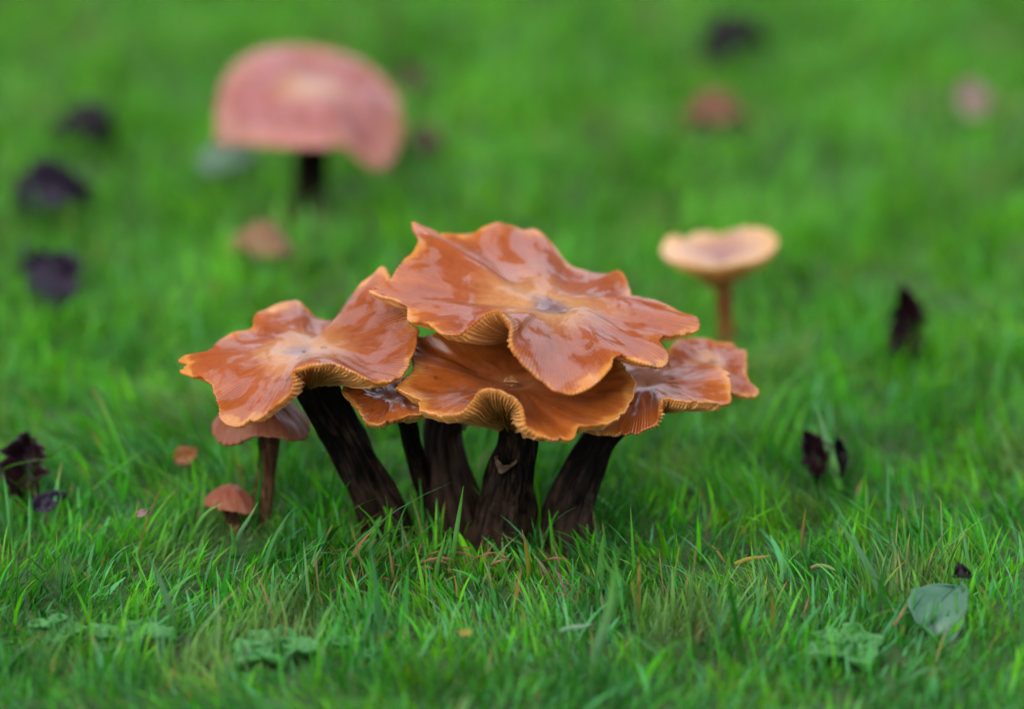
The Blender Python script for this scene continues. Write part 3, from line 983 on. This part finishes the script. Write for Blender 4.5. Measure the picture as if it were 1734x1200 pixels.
gb('arching blade with whitish root before the slanting dark stem', 652, 948, [(649, 916), (630, 880), (606, 855)], 7, [WHITE, PALE, GR, GR])
gb('upright dark green blade rising beside the whitish-rooted blade', 655, 942, [(653, 905), (657, 868), (653, 838)], 7, [PALE, GR, DKG])
gb('tall straight blade standing out against the blackest stem', 768, 965, [(769, 930), (776, 880), (785, 822)], 10, [GR, PALE, GR])
gb('yellow-orange blade below the stem under the arched gills', 896, 985, [(894, 950), (890, 920), (884, 896)], 9, [GR, YEL, YEL, STRAW])
gb('tall broad pale blade leaning before the dark curled leaf', 1424, 835, [(1410, 780), (1395, 730), (1383, 685)], 17, [GR, PALE, BLUE, PALE], dy=1)
gb('thin upright straw-yellow blade in the lawn below the dark curled leaf', 1358, 945, [(1358, 915), (1361, 885), (1364, 860)], 7, [GR, STRAW, YEL])
gb('bright yellow short blade low in the lawn', 1309, 1085, [(1310, 1055), (1309, 1030), (1304, 1005)], 8, [STRAW, YEL, YEL])
gb('curved blade arching over the edge of the tiny bell mushroom', 322, 925, [(334, 890), (352, 866), (376, 852)], 8, [GR, PALE, PALE])
gb('blade leaning across between tiny bell mushroom and slim stem', 394, 945, [(405, 905), (420, 880), (437, 850)], 9, [GR, BLUE, PALE])
gb('short pale blade pointing up below the tiny bell mushroom', 402, 945, [(397, 920), (393, 903), (391, 886)], 8, [GR, PALE, PALE])
gb('narrow dark blade standing close along the slim brown stem', 430, 905, [(436, 850), (442, 800), (436, 740)], 10, [DKG, DKG, DKG], dy=1)
gb('forked-looking bright blade in front of the thin stem', 738, 990, [(742, 955), (748, 930), (756, 898)], 8, [GR, PALE, PALE])
gb('long blade leaning down from beside the fan cap stem', 1084, 1020, [(1055, 985), (1030, 962), (1010, 915)], 9, [GR, PALE, GR])
gb('wide blurred blade at the bottom edge, leaning', 1003, 1160, [(1012, 1095), (1032, 1030), (1046, 925)], 20, [GR, BLUE, PALE, GR])
gb('wide pale blade lying slantwise across the near lawn', 300, 1075, [(288, 1030), (272, 985), (250, 935)], 13, [GR, BLUE, BLUE])
gb('slanting pale blade beside the slim brown stem foot', 470, 1005, [(495, 990), (520, 965), (545, 925)], 10, [GR, PALE, PALE])


def flat_straw(label, pts, w, cols):
    ribbon('dry_straw', [(a, b, gy_(a, b, 0.007)) for a, b in pts], w, cols, label, cat='straw', group='dry straws lying in the grass')


flat_straw('yellow straw with brown end lying flat beyond the fan cap stem', [(1244, 954), (1268, 946), (1288, 943), (1307, 940)], 9, [YEL, YEL, STRAW])
flat_straw('pale curved straw lying on the lawn below the dark curled leaf', [(1373, 961), (1385, 957), (1402, 959), (1416, 966)], 8, [STRAW, PALE])
flat_straw('brown slanting straw pointing at the round grey-green leaf', [(1513, 1060), (1530, 1035), (1545, 1012), (1556, 1000)], 8, [STRAW, (0.3, 0.2, 0.1)])
flat_straw('pale grey blade lying flat on the near lawn', [(948, 1068), (965, 1063), (985, 1060), (1003, 1056)], 11, [BLUE, (0.3, 0.42, 0.3)])
r5 = np.random.default_rng(77)
for i in range(18):
    a = r5.normal(800, 120); b = r5.uniform(925, 1005)
    if i < 9:
        a = r5.normal(715, 22); b = r5.normal(945, 10)
    ln = r5.uniform(20, 55); sl = r5.uniform(-0.5, 0.5)
    k = r5.uniform(0.35, 1.0)
    ribbon('dry_straw', [(a, b, gy_(a, b, 0.004)), (a + ln * 0.5, b - sl * ln * 0.5 - 5, gy_(a + ln * .5, b, 0.006)), (a + ln, b - sl * ln, gy_(a + ln, b, 0.005))], r5.uniform(3, 6),
           [(0.34 * k, 0.19 * k, 0.085 * k), (0.42 * k, 0.27 * k, 0.12 * k)], 'thin brown dry straw lying in the grass at the foot of the stems', cat='straw', group='straws at the foot of the stems', n=8)


# ------------------------------------------------------------------ fallen leaves
def leaf_grid(kind, nu=22, nv=11, seed=0):
    r = np.random.default_rng(seed)
    u = np.linspace(0, 1, nu)[:, None]; v = np.linspace(-1, 1, nv)[None, :]
    w = np.sin(np.pi * np.clip(u, 0.015, 0.985)) ** 0.75 * (1.15 - 0.35 * u)
    if kind == 'lobed':
        w = w * (0.72 + 0.34 * np.abs(np.sin(u * np.pi * 3.5 + 0.4)))
    if kind == 'round':
        w = np.clip(u, 0.004, 1) ** 0.42 * np.clip(1 - u, 0.004, 1) ** 0.6 * 1.75 * (1 + 0.05 * np.sin(23 * u + seed))
    if kind == 'pointed':
        w = np.clip(u, 0.02, 1) ** 0.5 * np.clip(1 - u, 0.015, 1) ** 0.9 * 2.1
    if kind in ('weed',):
        w = w * (0.72 + 0.34 * np.abs(np.sin(u * np.pi * 3.5 + 0.4)))
    if kind not in ('round', 'weed'):
        w = w * (1 + 0.16 * np.sin(31 * u + r.uniform(0, 6)) * np.sign(v) + 0.12 * np.sin(47 * u + r.uniform(0, 6)))
    x = (u - 0.5) + 0.06 * np.sin(3 * u + r.uniform(0, 6)) * v
    y = 0.5 * w * v + 0.10 * np.sin(4 * u + r.uniform(0, 6))
    z = 0.02 * np.sin(9 * u + r.uniform(0, 6)) * v + (0.02 if kind in ('round', 'weed') else 0.055) * np.sin(5 * v + 7 * u + r.uniform(0, 6)) + (0.01 if kind in ('round', 'weed') else 0.04) * np.sin(11 * u - 6 * v + r.uniform(0, 6))
    return x, y, z, u + 0 * v, v + 0 * u


def dead_leaf(px, py, w_px, h_px, mat, label, kind='lobed', roll=0.0, stand=35.0, cross=0.0, along=0.0, lift=5.0, seed=0, stalk=True, name='fallen_leaf', cat='leaf', group='fallen leaves on the lawn', ground_y=None):
    """A leaf of w_px by h_px as seen, lifted off the soil by the grass. stand: degrees it is raised towards the viewer;
    cross / along: how strongly it is rolled across and along its length."""
    lift = lift + 4
    stand = stand * 0.85
    w_px, h_px = w_px * 1.2, h_px * 1.2
    p = at_z(px, py, lift * MM)
    k = px_size(p)
    L = w_px * k; W = h_px * k / max(0.3, math.sin(math.radians(stand) + TH))
    x, y, z, u, v = leaf_grid(kind, seed=seed)
    X = x * L; Y = y * W
    Z = z * L + cross * W * (v ** 2 - 0.4) * 0.5 + along * L * ((2 * u - 1) ** 2 - 0.4) * 0.5
    G = np.stack([X, Y, Z], -1).reshape(-1, 3)
    R = Matrix.Rotation(math.radians(stand), 3, 'X') @ Matrix.Rotation(math.radians(roll), 3, 'Z')
    G = G @ np.array(R).T
    me = sheet(name, G.reshape(22, 11, 3), 0.00035, mat)
    o = link(name, me, None, p)
    tag(o, label, cat, group)
    mid = G.reshape(22, 11, 3)[:, 5]
    nrm = np.array(R @ Vector((0, 0, 1)))
    if stalk:
        d = mid[0] - mid[2]; d /= np.linalg.norm(d)
        path = np.concatenate([mid[::-1] + nrm * 0.0004, [mid[0] + d * L * 0.12, mid[0] + d * L * 0.3 + np.array([0, 0, -0.002])]])
        tube_part('leaf_stalk', path, max(0.0004, 0.016 * L), mat, o)
    return o


def tube_part(name, path, rad, mat, parent, na=6):
    c = catmull(path, 18)
    t = np.gradient(c, axis=0); t /= np.linalg.norm(t, axis=1, keepdims=True) + 1e-9
    a = np.linspace(0, 2 * math.pi, na, endpoint=False)
    rows = []
    for i in range(len(c)):
        x = np.cross(t[i], [0.1, 0.2, 1.0]); x /= np.linalg.norm(x)
        y = np.cross(x, t[i])
        rr = rad * (0.5 + 0.5 * i / (len(c) - 1))
        rows.append(c[i] + rr * (np.cos(a)[:, None] * x + np.sin(a)[:, None] * y))
    me = mesh_quads(name, np.array(rows), grid_quads(len(c), na), mat)
    if mat is M_BLADE:
        col_attr(me, 'blade_colour', np.tile(np.array([[0.12, 0.26, 0.08]]), (len(me.vertices), 1)))
    return link(name, me, parent)


L_BLACK = leaf_material('rotten_black_leaf', (0.002, 0.0015, 0.002), (0.007, 0.005, 0.006), 0.55)
L_PURP = leaf_material('rotten_purple_leaf', (0.010, 0.005, 0.012), (0.045, 0.035, 0.065), 0.45)
L_MAROON = leaf_material('rotten_maroon_leaf', (0.005, 0.003, 0.006), (0.032, 0.009, 0.012), 0.4)
L_BROWN = leaf_material('brown_leaf', (0.09, 0.03, 0.010), (0.17, 0.065, 0.02), 0.6)
L_TAN = leaf_material('tan_leaf', (0.15, 0.075, 0.028), (0.23, 0.11, 0.05), 0.6)
L_DARKBR = leaf_material('dark_brown_leaf', (0.03, 0.014, 0.012), (0.10, 0.05, 0.04), 0.6)
L_PINK = leaf_material('pink_leaf', (0.14, 0.085, 0.07), (0.20, 0.13, 0.11), 0.6)
L_GREY = leaf_material('grey_green_leaf', (0.06, 0.12, 0.075), (0.10, 0.17, 0.12), 0.4)
L_RED = leaf_material('orange_red_leaf', (0.36, 0.09, 0.02), (0.30, 0.12, 0.06), 0.5)
L_WEED = leaf_material('pale_weed_leaf', (0.06, 0.29, 0.05), (0.09, 0.33, 0.085), 0.42, 160, 0.3)
L_ROUND = leaf_material('blue_green_leaf', (0.035, 0.13, 0.065), (0.06, 0.18, 0.10), 0.35, 120, 0.15)

dead_leaf(143, 218, 108, 62, L_BLACK, 'black rotten leaf arched over, above the two purplish leaves', 'lobed', -14, 36, -0.3, -1.0, 13, 1)
dead_leaf(92, 335, 100, 80, L_PURP, 'dark purplish leaf folded to a peak, below the black arched leaf', 'pointed', 25, 50, 0.9, -0.8, 7, 2)
dead_leaf(84, 470, 108, 74, L_PURP, 'dark purplish-brown leaf standing on edge above bare pale lawn', 'lobed', 115, 55, 0.9, -0.3, 8, 3)
dead_leaf(48, 796, 100, 66, L_MAROON, 'glossy dark purple curled leaf standing upright beside sharp grass', 'lobed', 95, 62, 1.5, -0.6, 8, 4)
dead_leaf(84, 852, 46, 30, L_PURP, 'small greyish purple leaf tip low beside the glossy curled leaf', 'pointed', 20, 45, 0.8, 0.3, 5, 14, False)
dead_leaf(1530, 552, 104, 62, L_MAROON, 'narrow dark maroon leaf standing upright alone on the open lawn', 'pointed', 100, 62, 1.4, 0.3, 9, 5)
dead_leaf(1374, 772, 66, 40, L_MAROON, 'dark curled leaf with reddish edge behind the tall broad blade', 'lobed', 112, 60, 1.7, -0.4, 6, 6)
dead_leaf(1421, 774, 56, 26, L_BLACK, 'black sliver of a leaf beside the tall broad blade', 'pointed', 100, 60, 1.3, 0.2, 6, 7, False)
dead_leaf(1240, 72, 112, 60, L_BLACK, 'black blurred leaf at the far top of the lawn', 'lobed', 16, 30, 0.5, -0.5, 7, 8)
dead_leaf(1212, 192, 92, 46, L_BROWN, 'blurred rusty brown leaf lying below the far black leaf', 'lobed', -6, 28, 0.3, -0.5, 8, 9)
dead_leaf(1652, 176, 50, 66, L_PINK, 'blurred pale pinkish leaf near the far corner of the lawn', 'round', 0, 50, 0.3, -0.3, 8, 10, False)
dead_leaf(446, 420, 104, 46, L_TAN, 'tan leaf lying flat below the lone domed mushroom', 'lobed', -4, 22, 0.2, -0.4, 9, 11)
dead_leaf(700, 138, 52, 44, L_DARKBR, 'small dark brown leaf just beside the lone domed cap', 'lobed', 20, 40, 0.5, -0.6, 8, 12, False)
dead_leaf(722, 243, 52, 40, L_DARKBR, 'small dull brown leaf below the dark brown one, beside the lone domed cap', 'pointed', -25, 30, 0.4, -0.4, 6, 13, False)
dead_leaf(386, 272, 80, 46, L_GREY, 'grey-green blurred leaf below the edge of the lone domed cap', 'round', 10, 35, 0.3, -0.3, 8, 15)
dead_leaf(316, 771, 34, 26, L_RED, 'small orange-red leaf scrap above the tiny bell mushroom', 'pointed', 40, 45, 0.6, -0.3, 4, 16, False)
dead_leaf(1630, 971, 26, 22, L_BLACK, 'tiny black leaf scrap above the round grey-green leaf', 'lobed', 10, 40, 0.5, -0.5, 8, 18, False)
dead_leaf(1597, 1032, 92, 84, L_ROUND, 'round grey-green leaf lying in the near lawn', 'round', 62, 46, 0.25, -0.15, 3, 19, cat='leaf', group='broad green leaves in the lawn', name='broad_leaf')
dead_leaf(240, 868, 15, 12, L_PINK, 'tiny pale pink speck of leaf caught in grass', 'round', 30, 40, 0.4, -0.2, 11, 20, False)
dead_leaf(598 + 192, 1071, 10, 16, leaf_material('yellow_leaf', (0.34, 0.27, 0.03), (0.22, 0.2, 0.03)), 'tiny yellow leaf scrap in the near lawn', 'pointed', 80, 40, 0.4, -0.2, 8, 21, False)


# ------------------------------------------------------------------ weeds among the near grass
def weed(px, py, label, n, size_px, seed):
    r = np.random.default_rng(seed)
    p = at_z(px, py + 12, 0.0)
    k = px_size(p)
    t = thing('weed', p, label, 'weed', 'pale leafy weeds in the near lawn')
    for i in range(n):
        a = 2 * math.pi * (i + r.uniform(-0.3, 0.3)) / n
        L = size_px * k * r.uniform(0.75, 1.15); W = L * r.uniform(0.75, 1.0)
        x, y, z, u, v = leaf_grid('weed', 22, 11, seed * 10 + i)
        y = y * (1 + 0.16 * np.abs(np.sin(u * 16)) * np.abs(v))
        G = np.stack([(x + 0.5) * L, y * W, z * L + 0.35 * W * v ** 2 - 0.15 * L * u ** 2], -1).reshape(-1, 3)
        R = Matrix.Rotation(a, 3, 'Z') @ Matrix.Rotation(math.radians(-r.uniform(4, 20)), 3, 'Y')
        out = np.array([math.cos(a), math.sin(a), 0]) * L * 0.22
        root = out + np.array([0, 0, r.uniform(0.0, 0.003)])
        G = G @ np.array(R).T + root
        lf = link('leaf', sheet('leaf', G.reshape(22, 11, 3), 0.0003, L_WEED), t)
        tube_part('leaf_stalk', np.array([[0, 0, 0], out * 0.5 + [0, 0, 0.006], root, root + (G.reshape(22, 11, 3)[4, 5] - root)]), 0.0005, L_WEED, lf)


weed(215, 1086, 'pale lobed weed in the blurred near corner of the lawn', 5, 62, 1)
weed(470, 1100, 'pale broad-leaved weed at the bottom edge, wider than its neighbours', 5, 70, 2)
weed(612, 1100, 'small pale weed between the broad-leaved weed and the stems above', 4, 44, 3)
weed(1436, 1103, 'pale jagged weed near the round grey-green leaf', 5, 58, 4)
weed(92, 1070, 'pale weed half hidden at the very edge of the lawn', 4, 44, 5)

# ------------------------------------------------------------------ torn veil on the stems, a flake on the low front cap
scrap(tC, 26, 32, -95, -40, 0.55, 'pale V-shaped torn veil')
scrap(tA, 17, 20, -165, -120, 0.4, 'small pale torn veil')
t, co, so, c, base = tC
fp = at_y(866, 645, -16 * MM)
Pg = np.zeros((6, 7, 3))
for i in range(6):
    for j in range(7):
        Pg[i, j] = fp + np.array([(j - 3) * 0.0007, -0.0012 + 0.0005 * i * (1 - 0.25 * abs(j - 3) + 0.2 * math.sin(j * 2.6)), 0.0003 * i * (1 - 0.28 * abs(j - 2.5)) + 0.0002 * math.sin(j * 2.3)]) - base
link('torn_flake', sheet('torn_flake', Pg, 0.0007, M_FLAKE), co)['label'] = 'small pale torn flake'
